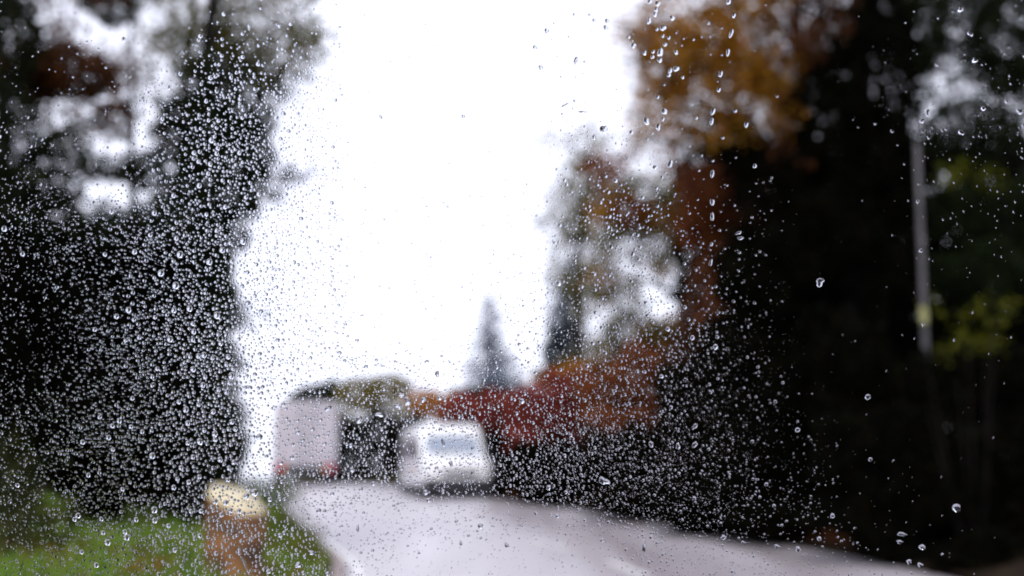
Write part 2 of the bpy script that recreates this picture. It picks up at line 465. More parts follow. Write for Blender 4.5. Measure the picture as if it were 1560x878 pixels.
b = [B(110, 115, d, 66, 40, 5), B(50, 118, d, 46, 40, 5), B(165, 105, d, 34, 30, 2.6), B(178, 180, d, 24, 34, 3.2), B(90, 60, d, 40, 30, 1.1), B(130, 190, d, 40, 30, 1), B(60, 165, d, 40, 16, 1.6), B(225, 150, d, 30, 60, .35), B(60, 60, d, 30, 40, 2), B(20, -30, d, 60, 50, 2.5), B(150, -40, d, 50, 50, 3)]
tree('beech_tree', (P(-60, 760, d).x, d), P(40, -220, d), .16, b, .09, 'leaf_brown', 'brown leaved autumn tree with sky showing through, upper left corner')
d = 14.5
b = [B(205, 120, d, 22, 60, .5), B(170, 10, d, 45, 26, 3.5), B(205, -40, d, 60, 40, 2.5), B(110, 10, d, 22, 14, 1)]
tree('slender_tree', (P(206, 760, d).x, d), P(203, -120, d), .085, b, .09, 'leaf_dark', 'slender dark trunk rising through the bright gap at upper left', bark='bark_dark', limbs=False, bend=.05)
d = 10.8
b = [B(15, 60, d, 38, 90, 4), B(20, 220, d, 46, 70, 4), B(100, 225, d, 36, 30, 3), B(60, 290, d, 60, 34, 4), B(170, 258, d, 50, 18, 3), B(222, 262, d, 30, 30, 3.5),
     B(160, 350, d, 60, 26, 4), B(155, 310, d, 9, 14, 1.6), B(60, 305, d, 40, 16, 3), B(40, 350, d, 70, 50, 5), B(240, 330, d, 36, 30, 4)]
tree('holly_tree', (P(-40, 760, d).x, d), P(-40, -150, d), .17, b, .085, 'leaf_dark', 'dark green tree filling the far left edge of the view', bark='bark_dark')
G = 'dark bushes along the left verge'
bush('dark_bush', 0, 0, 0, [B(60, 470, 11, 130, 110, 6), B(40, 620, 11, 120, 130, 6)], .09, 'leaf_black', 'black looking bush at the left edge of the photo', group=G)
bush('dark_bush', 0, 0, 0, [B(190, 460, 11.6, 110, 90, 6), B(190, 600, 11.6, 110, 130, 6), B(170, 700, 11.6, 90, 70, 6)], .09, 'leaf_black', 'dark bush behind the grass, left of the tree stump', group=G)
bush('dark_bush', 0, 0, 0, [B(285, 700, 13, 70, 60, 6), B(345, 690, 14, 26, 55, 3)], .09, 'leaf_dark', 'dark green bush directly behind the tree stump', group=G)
bush('leafy_shrub', 0, 0, 0, [B(30, 820, 8.5, 60, 44, 2.2), B(0, 730, 9, 50, 50, 2)], .07, 'leaf_weed', 'low green shrub in the lower left corner', 'shrub')

bush('tall_weed', 0, 0, 0, [B(395, 748, 22, 40, 12, 2.5), B(425, 757, 21, 24, 12, 2.5), B(370, 742, 23, 24, 10, 2)], .09, 'leaf_green', 'patch of green weeds on the bank behind the stump, left of the lorry', 'weeds', stem=.3)
bush('tall_weed', 0, 0, 0, [B(455, 800, 13.5, 26, 16, 1.2), B(440, 840, 11.5, 40, 20, 1.2), B(470, 850, 11, 22, 16, 1)], .06, 'leaf_olive', 'olive brown weeds between the stump and the kerb', 'weeds', stem=.3)
# ------------------------------------------------------------------ far trees over the crest
def spruce(px, base_py, top_py, w, d, label, m='leaf_haze_blue'):
    base, top = P(px, base_py, d), P(px, top_py, d)
    zb = ground_z(base.x, d)
    root = empty('spruce_tree', (base.x, d, zb), label, 'tree')
    H = top.z - zb
    MB().tube([(0, 0, 0), (0, 0, H * .5), (0, 0, H)], [.25, .15, .03], 8).build('trunk', M['bark_dark'], root, smooth=True)
    bl = []; W = w * d / FPX / 2; Hv = top.z - base.z
    for i in range(15):
        t = i / 14
        z = H - Hv * t * 1.25
        r = W * (0.10 + 0.9 * t ** 1.5)
        for k in range(3 + int(3 * t)):
            a = random.uniform(0, 6.28)
            bl.append((Vector((base.x + math.cos(a) * r * .6, d + math.sin(a) * r * .6, zb + z + random.uniform(-.2, .2))), (r * .75 + .15, r * .7, Hv * .04 + .12), 1.2))
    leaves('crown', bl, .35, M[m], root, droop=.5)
    return root
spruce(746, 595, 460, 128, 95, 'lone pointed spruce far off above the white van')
bush('distant_tree', 0, 0, 0, [B(480, 604, 75, 32, 16, 4), B(505, 596, 75, 22, 14, 4), B(462, 612, 75, 22, 10, 3), B(490, 660, 75, 40, 50, 4)], .3, 'leaf_dark',
     'dark bluish tree top just above the grey lorry', 'tree')
bush('distant_tree', 0, 0, 0, [B(735, 600, 60, 50, 10, 3), B(745, 640, 60, 50, 40, 4)], .3, 'leaf_dark', 'dark tree tops at the foot of the lone spruce', 'tree')

# ------------------------------------------------------------------ hedge and bushes right of the road
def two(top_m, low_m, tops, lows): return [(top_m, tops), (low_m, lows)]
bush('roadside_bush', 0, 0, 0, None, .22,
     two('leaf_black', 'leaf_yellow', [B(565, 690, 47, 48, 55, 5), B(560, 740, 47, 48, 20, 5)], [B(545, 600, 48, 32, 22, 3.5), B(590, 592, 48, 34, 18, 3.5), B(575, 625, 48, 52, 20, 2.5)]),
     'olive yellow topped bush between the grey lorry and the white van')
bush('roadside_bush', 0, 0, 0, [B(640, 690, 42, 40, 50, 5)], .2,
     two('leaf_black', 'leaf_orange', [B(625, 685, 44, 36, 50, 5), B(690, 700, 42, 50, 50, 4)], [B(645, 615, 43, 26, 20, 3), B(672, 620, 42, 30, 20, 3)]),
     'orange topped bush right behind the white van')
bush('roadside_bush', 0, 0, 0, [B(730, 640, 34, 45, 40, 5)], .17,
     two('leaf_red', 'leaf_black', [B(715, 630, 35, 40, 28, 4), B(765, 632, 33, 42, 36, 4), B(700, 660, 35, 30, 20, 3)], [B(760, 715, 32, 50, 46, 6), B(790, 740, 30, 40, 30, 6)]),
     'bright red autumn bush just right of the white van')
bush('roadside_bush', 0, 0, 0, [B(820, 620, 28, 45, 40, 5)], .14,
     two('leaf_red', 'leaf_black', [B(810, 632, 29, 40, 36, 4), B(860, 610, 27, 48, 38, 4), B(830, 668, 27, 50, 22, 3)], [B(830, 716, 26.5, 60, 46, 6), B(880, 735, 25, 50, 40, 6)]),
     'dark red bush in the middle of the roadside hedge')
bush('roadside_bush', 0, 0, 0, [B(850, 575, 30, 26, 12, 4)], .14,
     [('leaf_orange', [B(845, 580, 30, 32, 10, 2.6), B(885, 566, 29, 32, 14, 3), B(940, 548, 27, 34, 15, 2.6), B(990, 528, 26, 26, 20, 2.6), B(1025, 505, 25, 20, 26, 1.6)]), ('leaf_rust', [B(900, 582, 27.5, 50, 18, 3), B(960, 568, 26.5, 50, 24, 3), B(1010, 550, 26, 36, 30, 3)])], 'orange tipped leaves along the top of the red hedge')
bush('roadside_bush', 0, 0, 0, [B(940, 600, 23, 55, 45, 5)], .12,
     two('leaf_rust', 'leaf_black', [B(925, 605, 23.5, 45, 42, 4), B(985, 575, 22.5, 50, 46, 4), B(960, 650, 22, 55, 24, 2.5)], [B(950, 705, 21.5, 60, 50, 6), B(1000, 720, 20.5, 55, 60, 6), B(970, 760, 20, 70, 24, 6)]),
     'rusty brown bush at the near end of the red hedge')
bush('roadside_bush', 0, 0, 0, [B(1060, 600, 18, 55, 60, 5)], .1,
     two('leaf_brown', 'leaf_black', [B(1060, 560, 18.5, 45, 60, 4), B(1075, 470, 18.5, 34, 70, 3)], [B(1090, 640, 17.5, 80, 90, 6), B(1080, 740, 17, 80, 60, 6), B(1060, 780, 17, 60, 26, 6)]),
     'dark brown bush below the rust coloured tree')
G = 'black shaded bushes along the right verge'
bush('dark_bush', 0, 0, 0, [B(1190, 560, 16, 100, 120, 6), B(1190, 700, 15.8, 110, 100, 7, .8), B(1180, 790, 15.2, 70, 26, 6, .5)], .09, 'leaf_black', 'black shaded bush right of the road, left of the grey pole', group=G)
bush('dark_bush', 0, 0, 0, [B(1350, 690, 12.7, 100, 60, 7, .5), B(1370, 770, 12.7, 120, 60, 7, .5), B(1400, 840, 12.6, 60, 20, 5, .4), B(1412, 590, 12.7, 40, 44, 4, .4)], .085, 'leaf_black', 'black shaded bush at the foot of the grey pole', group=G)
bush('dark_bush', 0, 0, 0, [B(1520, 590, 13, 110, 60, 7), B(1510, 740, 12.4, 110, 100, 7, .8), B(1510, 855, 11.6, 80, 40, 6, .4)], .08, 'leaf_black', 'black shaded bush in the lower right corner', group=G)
bush('yellowing_shrub', 0, 0, 0, [B(1455, 522, 11.8, 36, 8, .5), B(1512, 517, 11.8, 30, 8, .8), B(1432, 528, 11.8, 10, 12, .6), B(1480, 470, 11.9, 60, 26, .25)], .05, 'leaf_lime', 'thin shrub with yellow green leaves right of the grey pole', 'shrub', stem=.3)

# ------------------------------------------------------------------ trees on the right
d = 32.0
b = [B(888, 300, d, 30, 60, 1.8), B(872, 400, d, 32, 60, 1.2), B(915, 330, d, 36, 44, 2.2), B(895, 230, d, 26, 34, 1.0), 
     B(892, 450, d, 28, 50, 1.0), B(905, 560, d, 40, 26, 1.4), B(858, 350, d, 30, 40, .4), B(830, 212, d, 30, 7, .8), B(855, 300, d, 26, 24, .6), B(822, 330, d, 18, 12, .5)]
tree('roadside_tree', (P(880, 740, d).x, d), P(895, 180, d), .22, b, .16, 'leaf_olive', 'pale tree standing behind the red hedge, nearest the open sky', bark='bark')
d = 35.0
b = [B(858, 430, d, 16, 40, 1.4), B(862, 480, d, 24, 34, 2.2), B(860, 530, d, 30, 34, 3), B(850, 572, d, 36, 20, 3), B(880, 400, d, 14, 30, 1)]
tree('conifer_tree', (P(864, 740, d).x, d), P(864, 380, d), .18, b, .16, [('leaf_haze_blue', b[:3]), ('leaf_dark', b[2:])], 'bluish dark conifer at the left edge of the pale tree', limbs=False, bark='bark_dark')
d = 24.0
b = [B(930, 270, d, 26, 30, 2.2), B(960, 330, d, 40, 30, 3), B(905, 255, d, 22, 16, 2), B(1005, 335, d, 36, 30, 3), B(1000, 400, d, 26, 20, 1), B(975, 425, d, 34, 14, .8), B(950, 470, d, 18, 50, .7), B(1050, 320, d, 34, 70, 4), B(1000, 400, d, 40, 20, 1.5), B(935, 480, d, 14, 50, 1.6), B(975, 470, d, 12, 30, 1), B(985, 300, d, 50, 34, 2.4), B(1020, 365, d, 40, 24, 1.8), B(950, 365, d, 40, 22, 2.2), B(915, 420, d, 22, 40, 1.6), B(960, 505, d, 34, 26, 1.8), B(1010, 515, d, 40, 24, 3), B(920, 540, d, 30, 30, 1.5)]
tree('roadside_tree', (P(1060, 760, d).x, d), P(1010, 180, d), .18, b, .11, [('leaf_olive', b[5:]), ('leaf_gold', b[3:5] + [B(925, 320, d, 36, 30, 1.2), B(915, 420, d, 24, 40, 1.2), B(1000, 510, d, 40, 24, 1.6)]), ('leaf_rust', b[:3])], 'half bare brown tree with white gaps above the red hedge', bark='bark_dark')
d = 15.0
b = [B(1020, 90, d, 50, 56, 3.6), B(1080, 60, d, 50, 50, 3.6), B(1120, 110, d, 48, 48, 3.6), B(1050, 120, d, 50, 40, 1), B(1130, 180, d, 44, 30, 1.4), B(1060, 205, d, 40, 24, 1.2), B(1190, 160, d, 36, 36, 1.2), B(985, 60, d, 30, 30, 2), B(1170, -10, d, 50, 30, 1.6), B(1000, 150, d, 34, 26, 2), B(1010, 25, d, 34, 26, 1.8), B(1060, 150, d, 46, 34, 2), B(958, 40, d, 26, 10, 1.6), B(966, 95, d, 8, 18, 1.4),
     B(1000, 185, d, 34, 26, 2.2), B(1110, 10, d, 40, 30, 2), B(1180, 110, d, 36, 30, 2), B(1060, -60, d, 80, 50, 2.5), B(975, 210, d, 20, 10, 1.2), B(1160, 40, d, 24, 40, 2)]
tree('beech_tree', (P(1285, 780, d).x, d + 1.5), P(1200, -150, d + 1), .22, b, .085, [('leaf_gold', b)], 'golden leaved autumn tree overhanging the road at the top right', bark='bark_dark')
d = 17.0
b = [B(1100, 300, d, 66, 50, 3.4), B(1020, 250, d, 30, 20, 1.2), B(1095, 470, d, 26, 50, .8), B(965, 225, d, 20, 12, 1.4), B(1060, 345, d, 30, 40, 2.4), B(1140, 340, d, 50, 50, 3), B(1095, 400, d, 26, 44, 1.2), B(930, 240, d, 10, 8, .6)]
tree('copper_tree', (P(1130, 780, d).x, d), P(1110, 240, d), .14, b, .09, [('leaf_rust', b)], 'rust red tree below the golden one', bark='bark_dark')
d = 15.4
b = [B(1100, 205, d, 60, 36, 2.6), B(1170, 270, d, 60, 40, 3), B(1250, 200, d, 62, 90, 5), B(1320, 120, d, 70, 100, 5), B(1200, 140, d, 40, 40, 2), B(1340, 260, d, 60, 90, 6), B(1250, 360, d, 90, 80, 6),
     B(1170, 420, d, 80, 70, 6), B(1330, 420, d, 60, 90, 6), B(1350, 20, d, 50, 50, 4), B(1260, 30, d, 24, 30, 1.6), B(1220, 90, d, 26, 30, 1.6), B(1230, -60, d, 100, 60, 3), B(1130, 230, d, 40, 40, 3), B(1290, 60, d, 60, 60, 2.0), B(1140, 320, d, 30, 60, 2), B(1300, 560, 14.4, 60, 70, 4), B(1300, 640, 14.4, 60, 60, 4)]
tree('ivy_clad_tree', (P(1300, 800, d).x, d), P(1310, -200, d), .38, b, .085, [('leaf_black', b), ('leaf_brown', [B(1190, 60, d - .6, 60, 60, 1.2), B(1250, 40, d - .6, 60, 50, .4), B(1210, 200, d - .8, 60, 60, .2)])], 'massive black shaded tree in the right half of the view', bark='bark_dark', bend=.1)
d = 15.2
b = [B(1530, 60, d, 54, 76, 4), B(1405, 40, d, 34, 70, 4), B(1490, 140, d, 56, 40, 1.6), B(1450, 30, d, 40, 30, 2), B(1435, 70, d, 26, 30, 1.6), B(1490, 60, d, 20, 40, 1.4), B(1480, 190, d, 70, 30, 3), B(1500, 220, d, 60, 30, 2.4), B(1440, 230, d, 40, 26, 2.4), B(1540, 330, d, 60, 60, 4), B(1450, 330, d, 40, 50, 4),
     B(1490, 420, d, 80, 50, 5), B(1395, 110, d, 20, 40, 2.2), B(1500, -40, d, 80, 50, 3), B(1540, 120, d, 40, 30, 1.8)]
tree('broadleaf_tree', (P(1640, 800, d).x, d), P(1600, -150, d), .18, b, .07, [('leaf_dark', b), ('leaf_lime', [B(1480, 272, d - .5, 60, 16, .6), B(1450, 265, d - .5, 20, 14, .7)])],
     'dark green tree with yellowing leaves at the right edge', bark='bark_dark')

# ------------------------------------------------------------------ the wood behind, one mass without trees to tell apart
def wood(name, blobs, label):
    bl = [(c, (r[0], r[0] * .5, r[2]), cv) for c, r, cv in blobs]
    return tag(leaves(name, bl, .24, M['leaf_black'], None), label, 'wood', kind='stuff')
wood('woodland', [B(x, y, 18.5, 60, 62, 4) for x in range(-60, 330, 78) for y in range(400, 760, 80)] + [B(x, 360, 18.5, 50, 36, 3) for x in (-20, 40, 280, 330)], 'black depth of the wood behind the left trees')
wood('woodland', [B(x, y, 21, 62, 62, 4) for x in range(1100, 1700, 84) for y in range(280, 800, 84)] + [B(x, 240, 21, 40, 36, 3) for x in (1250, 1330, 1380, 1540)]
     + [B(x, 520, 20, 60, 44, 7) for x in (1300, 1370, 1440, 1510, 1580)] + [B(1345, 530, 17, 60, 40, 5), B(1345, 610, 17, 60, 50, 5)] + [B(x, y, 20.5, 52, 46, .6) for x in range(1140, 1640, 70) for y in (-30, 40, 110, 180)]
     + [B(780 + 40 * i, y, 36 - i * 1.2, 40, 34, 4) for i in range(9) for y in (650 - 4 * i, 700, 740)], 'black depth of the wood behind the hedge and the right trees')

# ------------------------------------------------------------------ grey pole with its yellow marker
d = 13.5
pb, pt = P(1412, 700, d), P(1390, 150, d)
pole = empty('utility_pole', (pb.x, d, ground_z(pb.x, d)), 'grey roadside pole with a yellow marker plate, against dark trees', 'pole')
o = pole.location
dirp = (pt - pb) / (pt.z - pb.z)
MB().tube([Vector((pb.x - o.x, 0, 0)) + dirp * z * 1.0 for z in (-.2, 1.5, 3.0, 4.4, 5.4)], [.047, .046, .044, .041, .038], 14).build('shaft', M['pole'], pole, smooth=True)
mk = P(1403, 482, d)
MB().box(mk.x - o.x - .048, mk.x - o.x + .048, -.1, -.08, mk.z - o.z - .12, mk.z - o.z + .12).build('marker_plate', M['marker'], pole, bevel=.006)
MB().box(mk.x - o.x - .07, mk.x - o.x + .07, -.078, .078, mk.z - o.z - .02, mk.z - o.z + .02).build('strap', M['rim'], pole, bevel=.004)

# ------------------------------------------------------------------ stump on the left verge
d = 9.0
sx = P(358, 800, d).x
sz = ground_z(sx, d) - .06
stump = empty('tree_stump', (sx, d, sz), 'brown tree stump with a pale slanting cut top beside the road', 'tree stump')
R0 = .25; seg = 28; V = []; F = []
zt = P(360, 762, d).z - sz
zs = [0, .06, .14, .28, .42, .55]
def top_z(x, y): return zt - x * .42 + y * .30
rings = []
for j in range(len(zs) + 1):
    ring = []
    for k in range(seg):
        th = 2 * math.pi * k / seg
        rr = R0 * (1 + .05 * math.sin(5 * th + 1) + .04 * math.sin(9 * th + j) + (.35 * (1 - zs[j] / .14) ** 2 if j < 3 else 0))
        x, y = math.cos(th) * rr, math.sin(th) * rr
        z = zs[j] * .9 if j < len(zs) else top_z(x, y)
        if j < len(zs): z = min(z, top_z(x, y) - .03 * (len(zs) - j))
        ring.append(len(V)); V.append((x, y, z))
    rings.append(ring)
for j in range(len(rings) - 1):
    for k in range(seg): F.append((rings[j][k], rings[j][(k + 1) % seg], rings[j + 1][(k + 1) % seg], rings[j + 1][k]))
link('bark', V, F, M['stump_bark'], stump, smooth=True)
V2, F2 = [], []
for k in range(seg):
    x, y, z = V[rings[-1][k]]; V2.append((x * 1.0, y * 1.0, z + .001))
for k in range(seg):
    x, y, z = V2[k]; V2.append((x * .9, y * .9, top_z(x * .9, y * .9) + .025))
V2.append((0, 0, top_z(0, 0) + .03))
for k in range(seg):
    k2 = (k + 1) % seg
    F2.append((k, k2, seg + k2, seg + k)); F2.append((seg + k, seg + k2, 2 * seg))
link('cut_face', V2, F2, M['cut_wood'], stump, smooth=True)

# ------------------------------------------------------------------ grass on the verges
def grass_on(name, n, xr, yr, h, m, cond):
    pts = []
    while len(pts) < n:
        x, y = random.uniform(*xr), random.uniform(*yr)
        of = road_offset(x, y)
        if cond(of): pts.append((x, y, ground_z(x, y) - .02))
    A = np.array(pts); n = len(A)
    ang = RNG.random(n) * 6.28; lean = (RNG.random((n, 2)) - .5) * .5
    hh = h * (0.5 + RNG.random(n))
    w = .012 + .010 * RNG.random(n)
    dx, dy = np.cos(ang) * w, np.sin(ang) * w
    z = np.zeros(n)
    base1 = A + np.stack([dx, dy, z], 1); base2 = A - np.stack([dx, dy, z], 1)
    mid = A + np.stack([lean[:, 0] * hh * .4, lean[:, 1] * hh * .4, hh * .6], 1)
    tip = A + np.stack([lean[:, 0] * hh, lean[:, 1] * hh, hh], 1)
    V = np.stack([base1, base2, mid + (base1 - A) * .6, mid + (base2 - A) * .6, tip], 1).reshape(-1, 3)
    i = np.arange(n)[:, None] * 5
    F = np.concatenate([i + np.array([[0, 1, 3]]), i + np.array([[0, 3, 2]]), i + np.array([[2, 3, 4]])])
    return tag(np_link(name, V, F, m), kind='stuff')
tag(grass_on('grass', 60000, (-14, -1), (5, 38), .16, M['grass'], lambda o: -HALF - 7.5 < o < -HALF - .18), 'green wet grass growing on the left verge', 'grass')
tag(grass_on('undergrowth', 14000, (-3, 9), (13.5, 34), .2, M['leaf_brown'], lambda o: HALF + .2 < o < HALF + 3), 'dead brown undergrowth beneath the hedge on the right', 'undergrowth')

fb = []
for q in range(60):
    x, y = random.uniform(-7, -1.6), random.uniform(7, 24)
    if -HALF - 3.5 < road_offset(x, y) < -HALF - .05: fb.append((Vector((x, y, ground_z(x, y) + .05)), (.5, .5, .04), 1.2))
tag(leaves('fallen_leaves', fb, .06, M['leaf_rust'], None), 'fallen autumn leaves scattered over the left verge', 'fallen leaves', kind='stuff')
# ------------------------------------------------------------------ vehicles
def loft(name, secs, m, parent, n=32, power=5.0):
    """secs: (y, half width, z low, z high). Rounded box sections joined along y."""
    V, F = [], []
    for (y, hw, z0, z1) in secs:
        cz, hz = (z0 + z1) / 2, (z1 - z0) / 2
        for k in range(n):
            th = 2 * math.pi * k / n
            c, s_ = math.cos(th), math.sin(th)
            x = hw * math.copysign(abs(c) ** (2 / power), c); z = cz + hz * math.copysign(abs(s_) ** (2 / power), s_)
            if z > 1.0: x *= 1 - .025 * (z - 1.0)
            V.append((x, y, z))
    for j in range(len(secs) - 1):
        for k in range(n):
            k2 = (k + 1) % n
            F.append((j * n + k, (j + 1) * n + k, (j + 1) * n + k2, j * n + k2))
    F.append(tuple(range(n))); F.append(tuple((len(secs) - 1) * n + k for k in range(n))[::-1])
    o = link(name, V, F, m, parent, smooth=True)
    return o
def wheel(parent, x, y, r, w, side):
    ty = MB().tube([(x - w / 2, y, r), (x - w / 2 + .03, y, r), (x + w / 2 - .03, y, r), (x + w / 2, y, r)], [r * .93, r, r, r * .93], 24).build('wheel', M['tyre'], parent, smooth=True)
    xo = x + side * (w / 2 + .004)
    MB().tube([(xo - side * .03, y, r), (xo, y, r), (xo + side * .015, y, r)], [r * .6, r * .6, r * .2], 20).build('rim', M['rim'], ty, smooth=True)
    return ty
# white van, front towards the camera (local -Y is its front)
fx, fy = -1.52, 29.0
van = empty('white_van', (fx, fy, rise(fy) + .004), 'white van coming round the bend towards the camera with its side showing', 'van', rz=math.radians(15))
body = loft('body', [(-.06, .80, .52, .98), (0, .93, .42, 1.06), (.12, .985, .34, 1.12), (.55, 1.0, .32, 1.19), (.80, 1.0, .32, 1.24), (1.0, .99, .32, 1.50), (1.2, .98, .32, 1.84), (1.32, .98, .32, 2.10),
     (1.45, .98, .32, 2.19), (2.2, .98, .32, 2.22), (4.2, .98, .32, 2.22), (4.75, .97, .34, 2.18), (4.86, .92, .4, 2.0)], M['white_paint'], van, 56, 9)
# windscreen laid just proud of the sloping front
def panel(name, pts, thick, m, parent, axis_n):
    n = Vector(axis_n).normalized()
    V = [Vector(p) + n * thick for p in pts] + [Vector(p) - n * .02 for p in pts]
    k = len(pts)
    F = [tuple(range(k)), tuple(range(2 * k - 1, k - 1, -1))] + [(i, k + i, k + (i + 1) % k, (i + 1) % k) for i in range(k)]
    return link(name, V, F, m, parent)
panel('windscreen', [(-.82, .86, 1.29), (.82, .86, 1.29), (.76, 1.20, 1.80), (.45, 1.22, 1.83), (-.45, 1.22, 1.83), (-.76, 1.20, 1.80)], .025, M['van_glass'], van, (0, -.78, .62))
for s in (-1, 1):
    xs_ = s * .975
    w = MB().prism([(1.12, 1.22), (2.05, 1.20), (2.05, 1.80), (1.50, 1.80)], 'x', xs_ - .03, xs_ + .03).build('side_window', M['black_glass'], van)
    MB().prism([(2.2, 1.20), (4.3, 1.20), (4.2, 1.80), (2.2, 1.80)], 'x', xs_ - .03, xs_ + .03).build('side_window', M['black_glass'], van)
    dr = MB().prism([(.98, .42), (2.0, .42), (2.0, 1.16), (1.0, 1.16)], 'x', s * .972, s * 1.002).build('door', M['white_paint'], van, bevel=.01)
    MB().box(s * 1.0, s * 1.02, 1.78, 1.92, 1.02, 1.06) .build('handle', M['black_plastic'], dr)
    mr = MB().box(min(s * 1.0, s * 1.22), max(s * 1.0, s * 1.22), 1.0, 1.14, 1.22, 1.46).build('door_mirror', M['black_plastic'], van, bevel=.04)
    MB().prism([(s * .62, .78), (s * .90, .74), (s * .94, 1.0), (s * .72, .98)], 'y', -.03, .10).build('headlight', M['clear_lens'], van, bevel=.02)
    for yy in (.82, 3.9): wheel(van, s * .84, yy, .34, .22, s)
MB().prism([(-.96, .12), (.96, .12), (1.01, .30), (.99, .56), (-.99, .56), (-1.01, .30)], 'y', -.12, .24).build('bumper', M['black_plastic'], van, bevel=.04)
MB().box(-.50, .50, -.085, .0, .66, .80).build('grille', M['black_plastic'], van, bevel=.02)
MB().box(-.985, .985, .25, 4.8, .15, .40).build('underbody', M['chassis'], van)
MB().tube([(-.5, .84, 1.31), (.1, .835, 1.35)], [.012, .01], 6).build('wiper', M['black_plastic'], van)

# grey lorry ahead, rear towards the camera
lx, ly = -8.25, 40.2
lorry = empty('grey_lorry', (lx, ly, rise(ly) + .004), 'grey box lorry driving away at the left with red rear lamps', 'lorry', rz=math.radians(13))
def rr_poly(hw, z0, z1, r, n=6):
    pts = []
    for cx, cz, a0 in ((hw - r, z1 - r, 0), (-hw + r, z1 - r, 90), (-hw + .08, z0 + .08, 180), (hw - .08, z0 + .08, 270)):
        q = r if cz > (z0 + z1) / 2 else .08
        for k in range(n + 1):
            a = math.radians(a0 + 90 * k / n); pts.append((cx + q * math.cos(a), cz + q * math.sin(a)))
    return pts
MB().prism(rr_poly(1.25, .75, 3.30, .40), 'y', 0, 6.2).build('box_body', M['lorry_grey'], lorry, bevel=.02)
for s in (-1, 1):
    x0, x1 = sorted((s * .015, s * 1.13))
    dd = MB().box(x0, x1, -.035, -.004, .95, 3.12).build('rear_door', M['lorry_door'], lorry, bevel=.01)
    MB().tube([(s * .22, -.07, .98), (s * .22, -.07, 3.1)], [.02, .02], 8).build('lock_bar', M['rim'], dd)
    lamp = MB().box(min(s * .74, s * 1.20), max(s * .74, s * 1.20), -.12, -.04, .48, .84).build('rear_lamp', M['red_lens'], lorry, bevel=.03)
    MB().box(min(s * .74, s * .86), max(s * .74, s * .86), -.135, -.122, .5, .72).build('indicator', M['amber_lens'], lamp)
    MB().box(min(s * .75, s * 1.2), max(s * .75, s * 1.2), 1.0, 1.03, .12, .7).build('mud_flap', M['tyre'], lorry)
    for yy in (1.7, 6.9): wheel(lorry, s * 1.02, yy, .48, .36, s)
MB().box(-1.15, 1.15, -.05, .06, .32, .42).build('underrun_bar', M['chassis'], lorry, bevel=.015)
MB().box(-.5, .5, -.02, 7.6, .5, .74).build('chassis', M['chassis'], lorry)
MB().box(-1.2, 1.2, .08, .14, .42, .74).build('rear_valance', M['chassis'], lorry)
MB().prism([(6.45, .5), (8.2, .5), (8.35, 1.3), (8.1, 2.5), (7.6, 2.75), (6.45, 2.75)], 'x', -1.15, 1.15).build('cab', M['white_paint'], lorry, bevel=.08)

# ------------------------------------------------------------------ the windscreen we look through, and the rain on it
FD = 0.5
CM = cam.matrix_basis.copy() if False else Matrix.Translation(EYE) @ Matrix.Rotation(math.radians(90) + PITCH, 4, 'X')
def G(px, py, lift=0.0):
    """Point on the outer face of the windscreen (pane coordinates scaled as the photograph)."""
    return CM @ Vector(((px - 780) / FPX * FD, (439 - py) / FPX * FD, -(FD + lift)))
ws = empty('windscreen', G(780, 439, 0), 'rain spotted car windscreen the whole scene is seen through', 'windscreen')
ws.rotation_euler = (math.radians(90) + PITCH, 0, 0)
poly = []
for cx, cyy, a0 in ((.62, .27, 0), (-.62, .27, 90), (-.70, -.29, 180), (.70, -.29, 270)):
    for k in range(7):
        a = math.radians(a0 + 15 * k); poly.append((cx + .06 * math.cos(a), cyy + .06 * math.sin(a)))
MB().prism(poly, 'z', .0045, .0005).build('glass', M['pane'], ws)
outer = [(x * 1.06, y * 1.10) for x, y in poly]
fv = [(x, y, z) for z in (.006, -.004) for x, y in poly] + [(x, y, z) for z in (.006, -.004) for x, y in outer]
n = len(poly); ff = []
for k in range(n):
    k2 = (k + 1) % n
    ff += [(k, k2, 2 * n + k2, 2 * n + k), (n + k, 3 * n + k, 3 * n + k2, n + k2), (k, n + k, n + k2, k2), (2 * n + k, 2 * n + k2, 3 * n + k2, 3 * n + k)]
link('rubber_seal', fv, ff, M['tyre'], ws)

GX = [49 + 97.5 * i for i in range(16)]; GY = [49 + 97.5 * i for i in range(9)]
DENS = np.array([
 [2, 3, 5, 14, 30, 18, 12, 8, 3, 3, 6, 3, 1, 1, 3, 4],
 [5, 14, 70, 150, 120, 24, 16, 14, 8, 6, 5, 3, 1, 1, 8, 16],
 [50, 34, 90, 180, 150, 50, 36, 30, 24, 50, 10, 4, 1, 1, 10, 14],
 [110, 110, 140, 190, 150, 66, 60, 60, 60, 150, 50, 12, 1, 1, 4, 6],
 [50, 130, 160, 190, 150, 76, 70, 70, 90, 150, 120, 36, 2, 1, 3, 4],
 [40, 120, 160, 190, 150, 90, 80, 90, 110, 170, 170, 60, 6, 1, 1, 2],
 [90, 140, 150, 170, 150, 150, 170, 190, 190, 210, 180, 90, 14, 2, 1, 1],
 [120, 140, 150, 160, 140, 150, 160, 160, 170, 190, 170, 100, 28, 4, 2, 1],
 [120, 130, 140, 140, 110, 60, 50, 50, 50, 60, 80, 70, 44, 16, 6, 1]], float)
